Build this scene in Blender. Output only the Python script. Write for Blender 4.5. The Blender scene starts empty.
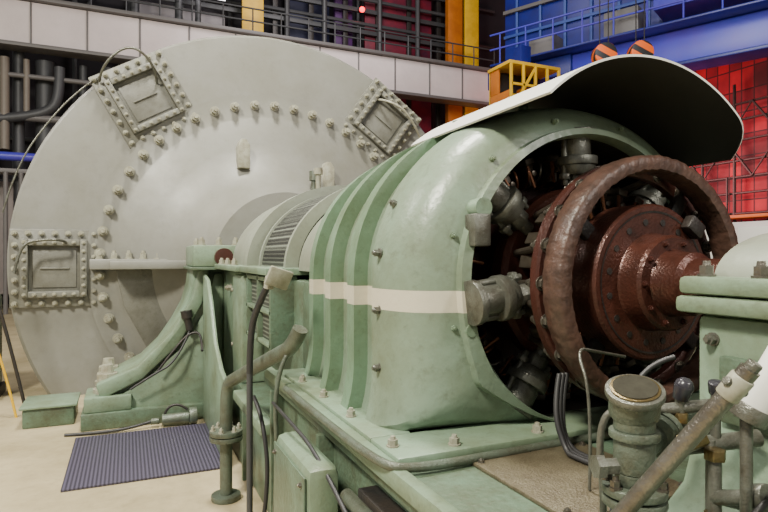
import bpy, bmesh, math, random
from mathutils import Vector, Matrix, Euler
random.seed(4)
AZ=1.27
V=Vector
# ---------------------------------------------------------------- materials
def nodes(m):
    m.use_nodes=True
    nt=m.node_tree
    return nt, nt.nodes['Principled BSDF']
def mat(name,col,rough=0.5,metal=0.0,dirt=0.25,dcol=None,scale=3.0,bump=0.0,spec=0.5,bscale=None,grime=0.0):
    m=bpy.data.materials.new(name); nt,b=nodes(m)
    b.inputs['Roughness'].default_value=rough
    b.inputs['Metallic'].default_value=metal
    b.inputs['Specular IOR Level'].default_value=spec
    tc=nt.nodes.new('ShaderNodeTexCoord')
    n=nt.nodes.new('ShaderNodeTexNoise'); n.inputs['Scale'].default_value=scale; n.inputs['Detail'].default_value=10; n.inputs['Roughness'].default_value=0.68
    nt.links.new(tc.outputs['Object'],n.inputs['Vector'])
    r=nt.nodes.new('ShaderNodeValToRGB')
    r.color_ramp.elements[0].position=0.38; r.color_ramp.elements[1].position=0.70
    d=dcol or tuple(c*0.55 for c in col)
    mx=tuple(col[i]*(1-dirt)+d[i]*dirt for i in range(3))
    r.color_ramp.elements[0].color=(*col,1); r.color_ramp.elements[1].color=(*mx,1)
    nt.links.new(n.outputs['Fac'],r.inputs['Fac'])
    outc=r.outputs['Color']
    last=r
    if grime>0:
        n3=nt.nodes.new('ShaderNodeTexNoise'); n3.inputs['Scale'].default_value=scale*7; n3.inputs['Detail'].default_value=8; n3.inputs['Roughness'].default_value=0.75
        nt.links.new(tc.outputs['Object'],n3.inputs['Vector'])
        r3=nt.nodes.new('ShaderNodeValToRGB'); r3.color_ramp.elements[0].position=0.53; r3.color_ramp.elements[1].position=0.70
        r3.color_ramp.elements[0].color=(0,0,0,1); r3.color_ramp.elements[1].color=(grime,grime,grime,1)
        nt.links.new(n3.outputs['Fac'],r3.inputs['Fac'])
        mg=nt.nodes.new('ShaderNodeMix'); mg.data_type='RGBA'; mg.inputs['B'].default_value=(0.055,0.045,0.025,1)
        nt.links.new(r3.outputs['Color'],mg.inputs['Factor']); nt.links.new(outc,mg.inputs['A']); outc=mg.outputs['Result']; last=mg
        ma=nt.nodes.new('ShaderNodeMath'); ma.operation='MULTIPLY_ADD'; ma.inputs[1].default_value=0.35; ma.inputs[2].default_value=rough-0.12
        nt.links.new(n.outputs['Fac'],ma.inputs[0]); nt.links.new(ma.outputs[0],b.inputs['Roughness'])
    nt.links.new(outc,b.inputs['Base Color'])
    if bump>0:
        n2=nt.nodes.new('ShaderNodeTexNoise'); n2.inputs['Scale'].default_value=bscale or scale*12; n2.inputs['Detail'].default_value=4
        nt.links.new(tc.outputs['Object'],n2.inputs['Vector'])
        bp=nt.nodes.new('ShaderNodeBump'); bp.inputs['Strength'].default_value=bump; bp.inputs['Distance'].default_value=0.01
        nt.links.new(n2.outputs['Fac'],bp.inputs['Height']); nt.links.new(bp.outputs['Normal'],b.inputs['Normal'])
    m['last']=last.name
    return m
def emit(name,col,s):
    m=bpy.data.materials.new(name); nt,b=nodes(m)
    b.inputs['Base Color'].default_value=(*col,1)
    b.inputs['Emission Color'].default_value=(*col,1); b.inputs['Emission Strength'].default_value=s
    return m
GREY=mat('paint_grey',(0.215,0.215,0.195),0.38,0,0.8,(0.145,0.14,0.105),1.1,0.12,0.5,grime=0.16)
GREYD=mat('paint_grey_frame',(0.165,0.165,0.142),0.40,0,0.7,(0.085,0.08,0.055),6,0.2,grime=0.35)
LGREY=mat('paint_cover_grey',(0.25,0.275,0.22),0.33,0,0.7,(0.17,0.17,0.12),3,0.12,grime=0.2)
GREEN=mat('paint_pale_green',(0.185,0.265,0.185),0.32,0,0.9,(0.115,0.135,0.075),3.5,0.2,grime=0.4)
GREENB=mat('paint_base_green',(0.105,0.165,0.112),0.36,0,0.9,(0.055,0.055,0.026),5,0.3,grime=0.65)
WHITE=mat('paint_white',(0.78,0.77,0.72),0.4,0,0.25,(0.6,0.58,0.5),2)
CREAM=mat('bolt_paint',(0.34,0.34,0.265),0.33,0,0.7,(0.14,0.11,0.065),20)
PALE=mat('beam_white',(0.70,0.62,0.60),0.6,0,0.4,(0.45,0.38,0.37),1)
HOODU=mat('hood_underside_shade',(0.028,0.025,0.022),0.45,0,0.5,(0.012,0.010,0.008),5)  # shade under the hood sheet is put into this near-black colour
BLACK=mat('dark_iron',(0.018,0.017,0.017),0.45,0.2,0.5,(0.05,0.035,0.025),6,0.3)
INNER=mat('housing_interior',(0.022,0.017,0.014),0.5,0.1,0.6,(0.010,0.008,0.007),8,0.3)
HOLDER=mat('brush_holder_metal',(0.10,0.085,0.065),0.38,0.6,0.7,(0.035,0.022,0.016),20)
STEEL=mat('worn_steel',(0.22,0.205,0.175),0.3,0.8,0.8,(0.08,0.06,0.04),14,0.25)
STEELG=mat('painted_steel_fitting',(0.155,0.16,0.135),0.30,0.45,0.8,(0.055,0.043,0.028),18,0.25)
RUST=mat('oxide_red_steel',(0.090,0.030,0.020),0.28,0.35,0.8,(0.026,0.012,0.009),10,0.25)
RUSTD=mat('oxide_red_dark',(0.065,0.020,0.014),0.36,0.25,0.5,(0.022,0.011,0.008),9,0.25)
COPPER=mat('copper_bar',(0.24,0.10,0.045),0.35,0.6,0.7,(0.07,0.03,0.02),14)
BRASS=mat('brass_fitting',(0.24,0.18,0.08),0.3,0.8,0.7,(0.09,0.065,0.035),16,0.2)
RUBBER=mat('rubber_black',(0.02,0.02,0.022),0.5,0,0.3,(0.05,0.045,0.04),8)
PIPEG=mat('pipe_grey_green',(0.110,0.138,0.106),0.30,0.2,0.8,(0.055,0.047,0.025),12,0.3,grime=0.5)
PIPED=mat('pipe_dark',(0.058,0.060,0.064),0.5,0.2,0.4,(0.03,0.03,0.03),3)
LAG=mat('lagging',(0.13,0.122,0.118),0.5)
BLUE=mat('crane_blue',(0.005,0.014,0.20),0.4,0,0.7,(0.008,0.007,0.06),1.2)
BLUEL=mat('crane_blue_light',(0.04,0.05,0.46),0.4,0,0.6,(0.09,0.04,0.33),0.9)
BLUED=mat('crane_rail_blue',(0.03,0.07,0.30),0.5,0,0.3)
YEL=mat('yellow_paint',(0.74,0.45,0.01),0.5,0,0.5,(0.35,0.17,0.01),2.5)
ORG=mat('orange_paint',(0.50,0.15,0.01),0.5,0,0.6,(0.25,0.06,0.01),2.5)
HATCH=mat('checker_hatch',(0.14,0.12,0.075),0.42,0.2,0.8,(0.055,0.037,0.02),12,0.5)
DWALL=mat('wall_dark',(0.016,0.014,0.019),0.8,0,0.6,(0.03,0.024,0.03),1.0)
CEIL=mat('ceiling_dark',(0.07,0.07,0.075),0.8,0,0.3)
GLASS=mat('gauge_glass',(0.045,0.043,0.032),0.22,0,0.6,(0.018,0.016,0.012),30)
PURP=mat('knob_dark',(0.03,0.028,0.035),0.25,0,0.3)
REDP=mat('dark_red_panel',(0.17,0.007,0.022),0.6,0,0.9,(0.02,0.004,0.02),1.6)
WRAP=mat('wrapped_brown_band',(0.090,0.047,0.033),0.42,0.05,0.9,(0.022,0.013,0.010),16,0.4,0.5,50)

PERF=bpy.data.materials.new('perforated_guard'); nt,b=nodes(PERF); b.inputs['Roughness'].default_value=0.5
tc=nt.nodes.new('ShaderNodeTexCoord'); v=nt.nodes.new('ShaderNodeTexVoronoi'); v.inputs['Scale'].default_value=40; v.inputs['Randomness'].default_value=0.0
nt.links.new(tc.outputs['Object'],v.inputs['Vector'])
r=nt.nodes.new('ShaderNodeValToRGB'); r.color_ramp.elements[0].color=(0.010,0.010,0.010,1); r.color_ramp.elements[1].color=(0.17,0.19,0.15,1)
r.color_ramp.elements[0].position=0.54; r.color_ramp.elements[1].position=0.62
nt.links.new(v.outputs['Distance'],r.inputs['Fac']); nt.links.new(r.outputs['Color'],b.inputs['Base Color'])

FLOOR=mat('floor_concrete',(0.45,0.38,0.235),0.42,0,0.8,(0.23,0.185,0.10),1.5,0.2,0.4,grime=0.22)
MATM=bpy.data.materials.new('ribbed_mat'); nt,b=nodes(MATM); b.inputs['Roughness'].default_value=0.45
tc=nt.nodes.new('ShaderNodeTexCoord'); w=nt.nodes.new('ShaderNodeTexWave'); w.inputs['Scale'].default_value=14; w.bands_direction='X'
nt.links.new(tc.outputs['Object'],w.inputs['Vector'])
r=nt.nodes.new('ShaderNodeValToRGB'); r.color_ramp.elements[0].color=(0.022,0.019,0.032,1); r.color_ramp.elements[1].color=(0.075,0.066,0.105,1)
nt.links.new(w.outputs['Fac'],r.inputs['Fac']); nt.links.new(r.outputs['Color'],b.inputs['Base Color'])
bp=nt.nodes.new('ShaderNodeBump'); bp.inputs['Strength'].default_value=0.6; nt.links.new(w.outputs['Fac'],bp.inputs['Height']); nt.links.new(bp.outputs['Normal'],b.inputs['Normal'])
REDW=bpy.data.materials.new('red_sheeting'); nt,b=nodes(REDW); b.inputs['Roughness'].default_value=0.6
tc=nt.nodes.new('ShaderNodeTexCoord'); br=nt.nodes.new('ShaderNodeTexBrick'); br.inputs['Scale'].default_value=1.0
br.inputs['Brick Width'].default_value=0.32; br.inputs['Row Height'].default_value=0.55; br.inputs['Mortar Size'].default_value=0.018; br.offset=0
br.inputs['Color1'].default_value=(0.52,0.006,0.025,1); br.inputs['Color2'].default_value=(0.14,0.003,0.012,1); br.inputs['Mortar'].default_value=(0.04,0.004,0.008,1)
sp=nt.nodes.new('ShaderNodeSeparateXYZ'); cb=nt.nodes.new('ShaderNodeCombineXYZ')
nt.links.new(tc.outputs['Object'],sp.inputs[0]); nt.links.new(sp.outputs['Y'],cb.inputs['X']); nt.links.new(sp.outputs['Z'],cb.inputs['Y'])
nz=nt.nodes.new('ShaderNodeTexNoise'); nz.inputs['Scale'].default_value=0.8; nz.inputs['Detail'].default_value=5
nt.links.new(tc.outputs['Object'],nz.inputs['Vector'])
rz=nt.nodes.new('ShaderNodeValToRGB'); rz.color_ramp.elements[0].position=0.35; rz.color_ramp.elements[1].position=0.65; rz.color_ramp.elements[0].color=(0.25,0.25,0.25,1)
nt.links.new(nz.outputs['Fac'],rz.inputs['Fac'])
mm=nt.nodes.new('ShaderNodeMix'); mm.data_type='RGBA'; mm.blend_type='MULTIPLY'; mm.inputs['Factor'].default_value=1
nt.links.new(cb.outputs[0],br.inputs['Vector']); nt.links.new(br.outputs['Color'],mm.inputs['A']); nt.links.new(rz.outputs['Color'],mm.inputs['B']); nt.links.new(mm.outputs['Result'],b.inputs['Base Color'])
HAZ=bpy.data.materials.new('hazard_stripe'); nt,b=nodes(HAZ)
tc=nt.nodes.new('ShaderNodeTexCoord'); w=nt.nodes.new('ShaderNodeTexWave'); w.inputs['Scale'].default_value=2.2; w.bands_direction='DIAGONAL'
nt.links.new(tc.outputs['Object'],w.inputs['Vector'])
r=nt.nodes.new('ShaderNodeValToRGB'); r.color_ramp.interpolation='CONSTANT'; r.color_ramp.elements[0].color=(0.02,0.02,0.02,1); r.color_ramp.elements[1].color=(0.8,0.13,0.01,1); r.color_ramp.elements[1].position=0.45
nt.links.new(w.outputs['Fac'],r.inputs['Fac']); nt.links.new(r.outputs['Color'],b.inputs['Base Color'])
def striped(name,col,dcol):
    m=mat(name,col,0.30,0,0.9,dcol,3.5,0.18,grime=0.35); nt=m.node_tree; b=nt.nodes['Principled BSDF']
    last=nt.nodes[m['last']]
    g=nt.nodes.new('ShaderNodeTexCoord'); s=nt.nodes.new('ShaderNodeSeparateXYZ'); nt.links.new(g.outputs['Object'],s.inputs[0])
    c=nt.nodes.new('ShaderNodeMath'); c.operation='COMPARE'; c.inputs[1].default_value=1.208; c.inputs[2].default_value=0.034
    nt.links.new(s.outputs['Z'],c.inputs[0])
    mx=nt.nodes.new('ShaderNodeMix'); mx.data_type='RGBA'; mx.inputs['B'].default_value=(0.56,0.52,0.40,1)
    nt.links.new(c.outputs[0],mx.inputs['Factor']); nt.links.new(last.outputs['Result'],mx.inputs['A']); nt.links.new(mx.outputs['Result'],b.inputs['Base Color'])
    return m
HS=striped('housing_paint',(0.200,0.270,0.197),(0.13,0.155,0.095))
HSG=striped('housing_green',(0.150,0.240,0.155),(0.10,0.145,0.080))

# ---------------------------------------------------------------- builders
def root(name,loc=(0,0,0)):
    e=bpy.data.objects.new(name,None); e.empty_display_size=0.1; e.location=loc
    bpy.context.collection.objects.link(e); return e
def link(o,rt):
    bpy.context.collection.objects.link(o)
    if rt is not None:
        o.parent=rt; o.matrix_parent_inverse=Matrix.Translation(-V(rt.location))
    return o
def fin(bm,name,rt,m,smooth=35,bevel=0,seg=2):
    bmesh.ops.recalc_face_normals(bm,faces=bm.faces)
    me=bpy.data.meshes.new(name); bm.to_mesh(me); bm.free()
    ms=m if isinstance(m,(list,tuple)) else [m]
    for x in ms: me.materials.append(x)
    o=bpy.data.objects.new(name,me); link(o,rt)
    if bevel:
        md=o.modifiers.new('b','BEVEL'); md.width=bevel; md.segments=seg; md.limit_method='ANGLE'; md.angle_limit=math.radians(40)
    if smooth:
        for p in me.polygons: p.use_smooth=True
        md=o.modifiers.new('e','EDGE_SPLIT'); md.split_angle=math.radians(smooth)
    return o
def box(rt,name,c,s,m,rot=(0,0,0),bevel=0.008):
    bm=bmesh.new(); bmesh.ops.create_cube(bm,size=1)
    M=Matrix.Translation(c)@Euler(rot).to_matrix().to_4x4()@Matrix.Diagonal((*s,1))
    bmesh.ops.transform(bm,matrix=M,verts=bm.verts)
    return fin(bm,name,rt,m,35,min(bevel,min(s)*0.3))
def bx(rt,name,a,b_,m,bevel=0.008):
    c=[(a[i]+b_[i])/2 for i in range(3)]; s=[abs(b_[i]-a[i]) for i in range(3)]
    return box(rt,name,c,s,m,(0,0,0),bevel)
def addbox(bm,M,s):
    bmesh.ops.create_cube(bm,size=1,matrix=M@Matrix.Diagonal((*s,1)))
def addcyl(bm,p0,p1,r,r2=None,n=24):
    p0=V(p0);p1=V(p1);d=p1-p0
    q=V((0,0,1)).rotation_difference(d.normalized()).to_matrix().to_4x4()
    bmesh.ops.create_cone(bm,cap_ends=True,segments=n,radius1=r,radius2=r if r2 is None else r2,depth=d.length,matrix=Matrix.Translation((p0+p1)/2)@q)
def cyl(rt,name,p0,p1,r,m,r2=None,n=32,bevel=0):
    bm=bmesh.new(); addcyl(bm,p0,p1,r,r2,n); return fin(bm,name,rt,m,35,bevel)
def cyls(rt,name,lst,m,n=24,bevel=0):
    bm=bmesh.new()
    for c in lst: addcyl(bm,c[0],c[1],c[2],c[3] if len(c)>3 else None,n)
    return fin(bm,name,rt,m,35,bevel)
def bolts(rt,name,lst,r,h,m=None):
    bm=bmesh.new()
    for p,d in lst:
        p=V(p);d=V(d).normalized()
        addcyl(bm,p-d*0.002,p+d*h*0.15,r*1.25,None,16)
        addcyl(bm,p+d*h*0.15,p+d*h*0.7,r,None,6)
        addcyl(bm,p+d*h*0.7,p+d*h,r*0.6,r*0.5,10)
    return fin(bm,name,rt,m or CREAM,35)
def tube(rt,name,pts,r,m,res=6,smooth=True):
    cu=bpy.data.curves.new(name,'CURVE'); cu.dimensions='3D'; cu.bevel_depth=r; cu.bevel_resolution=res; cu.use_fill_caps=True
    cu.resolution_u=10
    s=cu.splines.new('NURBS' if smooth else 'POLY'); s.points.add(len(pts)-1)
    for i,p in enumerate(pts): s.points[i].co=(*p,1)
    if smooth: s.order_u=3; s.use_endpoint_u=True
    cu.materials.append(m)
    o=bpy.data.objects.new(name,cu); return link(o,rt)
def revolve(rt,name,prof,m,n=96,a0=0,a1=2*math.pi,cx=0,cz=AZ,mids=None,mod=None,cut=None,smooth=35,zs=1.0):
    bm=bmesh.new(); full=abs(a1-a0-2*math.pi)<1e-4
    k=n if full else n+1; rings=[]
    for (r_,y) in prof:
        ring=[]
        for i in range(k):
            a=a0+(a1-a0)*i/n; rr=r_+(mod(a,y) if mod else 0)
            ring.append(bm.verts.new((cx+rr*math.cos(a),y,cz+zs*rr*math.sin(a))))
        rings.append(ring)
    for j in range(len(rings)-1):
        for i in range(n):
            i2=(i+1)%k
            f=bm.faces.new((rings[j][i],rings[j][i2],rings[j+1][i2],rings[j+1][i]))
            if mids: f.material_index=mids[j]
    bmesh.ops.remove_doubles(bm,verts=bm.verts,dist=1e-5)
    if cut is not None:
        bmesh.ops.bisect_plane(bm,geom=bm.verts[:]+bm.edges[:]+bm.faces[:],plane_co=(0,0,cut),plane_no=(0,0,-1),clear_outer=True)
    return fin(bm,name,rt,m,smooth)
def prism(rt,name,poly,axis,a,b_,m,bevel=0.006):
    bm=bmesh.new()
    def P(p,t):
        return (t,p[0],p[1]) if axis=='x' else ((p[0],t,p[1]) if axis=='y' else (p[0],p[1],t))
    A=[bm.verts.new(P(p,a)) for p in poly]; B=[bm.verts.new(P(p,b_)) for p in poly]
    bm.faces.new(A); bm.faces.new(B[::-1]); n=len(poly)
    for i in range(n): bm.faces.new((A[i],A[(i+1)%n],B[(i+1)%n],B[i]))
    return fin(bm,name,rt,m,35,bevel)

# ---------------------------------------------------------------- room shell
bx(None,'floor',(-14,-12,-0.2),(13,13,0),FLOOR,0)
bx(None,'wall_back',(-14,12.6,0),(13,12.9,14),DWALL,0)
bx(None,'wall_right',(12.6,-12,0),(12.9,12.6,14),REDW,0)
bx(None,'ceiling',(-14,-12,14),(13,13,14.2),CEIL,0)

# ================================================================= turbine end casing
T=root('turbine_casing',(0,0,AZ))
revolve(T,'end_wall',[(2.46,2.6),(2.46,0.12),(2.50,0.12),(2.50,0.0),(2.47,-0.03),(1.84,-0.05),(1.84,-0.09),(1.60,-0.09),(1.58,-0.10),(1.30,-0.16),(1.05,-0.26),(0.85,-0.42),(0.72,-0.66),(0.0,-0.66)],GREY,n=160,cut=0.0)
bl=[]
for i in range(50):
    a=2*math.pi*(i+0.5)/50; x=1.72*math.cos(a); z=AZ+1.72*math.sin(a)
    if z>0.08: bl.append(((x,-0.09,z),(0,-1,0)))
bolts(T,'flange_bolts',bl,0.040,0.11)
for sx in (-1,1):
    s_='l' if sx<0 else 'r'
    bx(T,'split_flange_'+s_,(sx*1.80,-0.24,AZ-0.05),(sx*0.72,-0.06,AZ+0.05),GREY,0.01)
    bx(T,'split_plate_'+s_,(sx*1.62,-0.5,AZ-0.045),(sx*0.66,-0.2,AZ+0.035),GREY,0.01)
    bolts(T,'split_bolts_'+s_,[((sx*(1.72-0.13*i),-0.17,AZ+0.05),(0,0,1)) for i in range(8)],0.03,0.085)
    prism(T,'lower_gusset_'+s_,[(sx*1.58,AZ-0.05),(sx*0.8,AZ-0.05),(sx*0.9,0.45),(sx*1.2,0.25),(sx*1.5,0.85)],'y',-0.18,-0.12,GREYD,0.01)
def hatch(nm,ang,rc,s,rot):
    M=Matrix.Translation((rc*math.cos(ang),-0.04,AZ+rc*math.sin(ang)))@Matrix.Rotation(rot,4,'Y')
    bm=bmesh.new()
    addbox(bm,M@Matrix.Translation((0,-0.018,0)),(s,0.036,s))
    f=s*0.66; t=0.06
    for sx in (-1,1):
        addbox(bm,M@Matrix.Translation((sx*f/2,-0.07,0)),(t,0.08,f+t))
        addbox(bm,M@Matrix.Translation((0,-0.07,sx*f/2)),(f-t,0.08,t))
    fin(bm,nm+'_plate',T,GREYD,35,0.008)
    bm=bmesh.new()
    addbox(bm,M@Matrix.Translation((0,-0.042,0)),(f*0.74,0.02,f*0.74))
    addbox(bm,M@Matrix.Translation((0,-0.06,0)),(f*0.5,0.02,f*0.03))
    fin(bm,nm+'_panel',T,GREYD,35,0.004)
    L=[];e=s/2-0.04;N=7
    for i in range(N):
        u=-e+2*e*i/(N-1)
        for p in ((u,e),(u,-e)): L.append(p)
        if 0<i<N-1:
            for p in ((e,u),(-e,u)): L.append(p)
    g=f/2
    bolts(T,nm+'_bolts',[(M@V((p[0],-0.035,p[1])),(0,-1,0)) for p in L],0.022,0.06,CREAM)
    bolts(T,nm+'_frame_bolts',[(M@V((p[0]*g/e,-0.11,p[1]*g/e)),(0,-1,0)) for p in L],0.015,0.03,CREAM)
hatch('hatch_a',math.radians(181),2.10,0.74,0.0)
hatch('hatch_b',math.radians(128),2.12,0.76,math.radians(-30))
hatch('hatch_c',math.radians(52),2.12,0.76,math.radians(36))
for i,(x,z) in enumerate([(-0.37,2.40),(0.55,2.22)]):
    prism(T,'lug_%d'%i,[(x-0.06,z-0.14),(x+0.06,z-0.14),(x+0.06,z+0.10),(x+0.02,z+0.16),(x-0.03,z+0.16),(x-0.06,z+0.08)],'y',-0.34,-0.05,CREAM)
cyls(T,'dowel_pin',[((0.34,-0.45,1.65),(0.34,-0.45,2.25),0.028),((0.34,-0.45,2.15),(0.34,-0.45,2.25),0.05)],PIPEG)
tube(T,'hatch_handle_top',[(-1.72,-0.10,3.05),(-1.70,-0.3,3.15),(-1.45,-0.32,3.40),(-1.22,-0.3,3.22),(-1.2,-0.1,3.1)],0.012,STEELG)
tube(T,'oil_drain_line',[(-2.53,-0.03,1.75),(-2.42,-0.05,2.2),(-2.1,-0.06,2.72),(-1.85,-0.07,3.0),(-1.72,-0.10,3.10)],0.008,STEELG)
tube(T,'hatch_handle_left',[(-2.0,-0.1,1.47),(-2.0,-0.28,1.50),(-2.2,-0.30,1.50),(-2.36,-0.28,1.45),(-2.40,-0.28,1.2)],0.013,STEELG)
tube(T,'hatch_handle_right',[(1.2,-0.1,3.2),(1.35,-0.3,3.15),(1.6,-0.3,2.95),(1.75,-0.2,2.75)],0.014,CREAM)

# ================================================================= bearing pedestal with buttress
P=root('bearing_pedestal',(-1.0,-1.4,0))
but=[(-1.76,0.0),(-0.60,0.0),(-0.60,1.26),(-0.96,1.26),(-0.98,1.10),(-1.02,0.95),(-1.11,0.78),(-1.22,0.62),(-1.36,0.48),(-1.52,0.40),(-1.62,0.36),(-1.62,0.16),(-1.76,0.16)]
prism(P,'buttress',but,'y',-1.22,-0.72,GREEN,0.02)
prism(P,'rib_face',[(-1.70,0.10),(-0.72,0.10),(-0.72,1.2),(-0.80,1.2),(-0.86,0.9),(-1.05,0.6),(-1.35,0.34),(-1.60,0.20)],'y',-1.30,-1.22,GREEN,0.02)
prism(P,'rib_edge',[(-0.92,1.24),(-0.84,1.24),(-0.90,0.95),(-1.08,0.62),(-1.36,0.36),(-1.66,0.22),(-1.70,0.34),(-1.40,0.46),(-1.14,0.72),(-0.98,1.0)],'y',-1.33,-1.22,GREEN,0.02)
bx(P,'foot_plate',(-1.80,-1.38,0),(-0.82,-0.72,0.13),GREENB,0.012)
bx(P,'foot_pad',(-1.78,-1.36,0.13),(-1.44,-0.95,0.25),GREEN,0.015)
bolts(P,'anchor_bolts',[((-1.62,-1.17,0.25),(0,0,1)),((-1.62,-0.85,0.25),(0,0,1))],0.085,0.22)
bx(P,'split_block',(-0.98,-1.42,1.26),(-0.54,-0.75,1.44),GREEN,0.015)
bx(P,'split_shim',(-1.0,-1.44,1.235),(-0.52,-0.73,1.258),GREENB,0.004)
bolts(P,'block_bolts',[((-0.9,-1.3,1.44),(0,0,1)),((-0.62,-1.3,1.44),(0,0,1)),((-0.9,-0.9,1.44),(0,0,1)),((-0.76,-1.3,1.44),(0,0,1))],0.028,0.07)
cyl(P,'brown_cap',(-0.74,-1.40,1.34),(-0.74,-1.47,1.34),0.075,RUSTD)
prism(P,'body',[(-0.72,0.0),(-0.72,1.235),(0.72,1.235),(0.72,0.0)],'y',-2.1,-0.72,GREEN,0.03)
prism(P,'side_wedge',[(-2.6,0.0),(-1.38,0.0),(-1.38,1.20),(-1.6,1.16),(-1.80,0.98),(-2.02,0.72),(-2.3,0.58),(-2.6,0.52)],'x',-0.90,-0.865,GREEN,0.015)
tube(P,'conduit',[(-1.25,-1.37,0.42),(-1.1,-1.37,0.62),(-1.0,-1.37,0.72),(-0.91,-1.40,0.72),(-0.93,-1.6,0.6)],0.010,BLACK)
cyls(P,'temperature_probe',[((-1.02,-1.35,0.86),(-1.0,-1.35,0.74),0.03),((-1.03,-1.35,0.9),(-1.02,-1.35,0.84),0.045)],BLACK)
tube(P,'probe_cable',[(-1.0,-1.36,0.74),(-1.1,-1.42,0.5),(-1.3,-1.42,0.4),(-1.45,-1.4,0.3)],0.009,RUBBER)
bolts(P,'body_bolts',[((-0.72,y,z),(-1,0,0)) for y,z in ((-1.7,1.1),(-2.0,1.1),(-2.0,0.7))],0.025,0.05)

# ================================================================= bearing cover
C=root('bearing_cover',(0,-2.2,1.3))
ZS=0.80
revolve(C,'dome',[(0.45,-1.25),(0.56,-1.30),(0.66,-1.45),(0.71,-1.68),(0.71,-2.30),(0.5,-2.32)],LGREY,n=48,a0=0,a1=math.pi,zs=ZS)
revolve(C,'rim_band',[(0.6,-2.30),(0.74,-2.30),(0.74,-2.44),(0.6,-2.44)],LGREY,n=48,a0=0,a1=math.pi,zs=ZS)
bx(C,'cover_base',(-0.78,-2.48,0.502),(0.78,-2.12,1.22),GREEN,0.02)
bx(C,'cover_flange',(-0.82,-2.48,1.245),(0.82,-1.46,1.285),GREEN,0.008)
cyls(C,'vent_post',[((-0.1,-2.0,1.8),(-0.1,-2.0,2.02),0.02),((-0.1,-2.0,1.99),(-0.1,-2.0,2.04),0.035)],CREAM)
bolts(C,'cover_bolts',[((-0.78,y,1.285),(0,0,1)) for y in (-1.6,-1.9,-2.2)],0.022,0.05)
G=root('coupling_guard',(0,-3.0,AZ))
revolve(G,'perforated_shell',[(0.3,-2.5),(0.66,-2.5),(0.66,-3.20),(0.5,-3.20)],PERF,n=48,a0=0,a1=math.pi,zs=ZS)
for i,y in enumerate((-2.53,-3.2)):
    revolve(G,'strap_%d'%i,[(0.6,y+0.02),(0.675,y+0.02),(0.675,y-0.02),(0.6,y-0.02)],LGREY,n=48,a0=0,a1=math.pi,zs=ZS)
revolve(G,'smooth_collar',[(0.4,-3.23),(0.60,-3.23),(0.62,-3.3),(0.62,-3.68),(0.3,-3.7)],LGREY,n=48,a0=0,a1=math.pi,zs=0.76)
bx(G,'louvre_box',(-0.74,-3.25,0.86),(-0.62,-2.6,1.22),PERF,0.01)
for i,y in enumerate((-3.26,-2.93,-2.6)):
    bx(G,'louvre_frame_%d'%i,(-0.77,y-0.02,0.84),(-0.62,y+0.02,1.24),GREENB,0.005)
for i,z in enumerate((0.86,1.04,1.22)):
    bx(G,'louvre_rail_%d'%i,(-0.77,-3.27,z-0.012),(-0.62,-2.59,z+0.012),GREEN,0.004)
bx(G,'guard_rail',(-0.80,-3.3,1.245),(-0.4,-2.5,1.285),GREEN,0.006)
bx(G,'lower_casing',(-0.64,-3.44,0.502),(0.64,-2.5,1.22),GREENB,0.02)
bx(G,'lower_casing_end',(-0.64,-3.68,0.772),(0.64,-3.44,1.22),GREENB,0.02)

# ================================================================= ribbed exciter housing
H=root('ribbed_exciter_housing',(0,-4.3,0.77))
Hh=0.4975
def arch(R,a):
    c,s=math.cos(a),math.sin(a)
    if s>=0: return (R*c*1.03,R*s*0.915)
    W=R*1.03
    t=min(W/abs(c) if abs(c)>1e-6 else 9,Hh/abs(s))
    x,z=t*c,t*s
    return (x*(1+0.05*max(0,(-z-0.3)/0.2)**2),z)
st=[('o',-3.72,0.56,1),('o',-3.72,0.665,1),('o',-3.80,0.670,1),('o',-3.80,0.622,0),
    ('o',-4.03,0.632,0),('o',-4.03,0.688,1),('o',-4.11,0.692,1),('o',-4.11,0.636,0),
    ('o',-4.33,0.644,0),('o',-4.33,0.700,1),('o',-4.41,0.704,1),('o',-4.41,0.652,0),
    ('o',-4.54,0.656,0),('o',-4.545,0.690,0),('o',-4.615,0.688,0)]
for f,y in ((0.05,-4.67),(0.12,-4.715),(0.24,-4.755),(0.42,-4.785),(0.62,-4.80),(0.80,-4.81),(0.82,-4.835),(0.97,-4.84),(1.0,-4.825),(1.02,-4.79)):
    st.append(('b',y,f,0))
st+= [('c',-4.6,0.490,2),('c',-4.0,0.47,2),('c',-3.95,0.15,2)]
bm=bmesh.new(); N=160; rings=[]
for kind,y,q,_ in st:
    ring=[]
    for i in range(N):
        a=2*math.pi*i/N
        if kind=='o': x,z=arch(q,a)
        elif kind=='c': x,z=q*math.cos(a),q*math.sin(a)
        else:
            x0,z0=arch(0.688,a); x1,z1=0.497*math.cos(a),0.494*math.sin(a)
            x,z=x0+(x1-x0)*q,z0+(z1-z0)*q
        ring.append(bm.verts.new((x,y,AZ+z)))
    rings.append(ring)
for j in range(len(rings)-1):
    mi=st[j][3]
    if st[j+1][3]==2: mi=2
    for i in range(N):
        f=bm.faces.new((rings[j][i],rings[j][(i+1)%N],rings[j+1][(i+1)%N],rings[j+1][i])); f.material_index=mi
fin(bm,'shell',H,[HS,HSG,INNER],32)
bx(H,'foot_flange_l',(-0.80,-4.74,0.772),(-0.66,-3.70,0.80),GREEN,0.006)
bx(H,'foot_flange_r',(0.66,-4.74,0.772),(0.80,-3.70,0.80),GREEN,0.006)
bx(H,'foot_flange_front',(-0.80,-4.94,0.772),(0.80,-4.742,0.80),GREEN,0.006)
bolts(H,'foot_bolts',[((-0.77,y,0.80),(0,0,1)) for y in (-4.84,-4.5,-4.2,-3.9)]+[((x,-4.90,0.80),(0,0,1)) for x in (-0.6,-0.3,0.3,0.6)],0.015,0.03)
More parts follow.
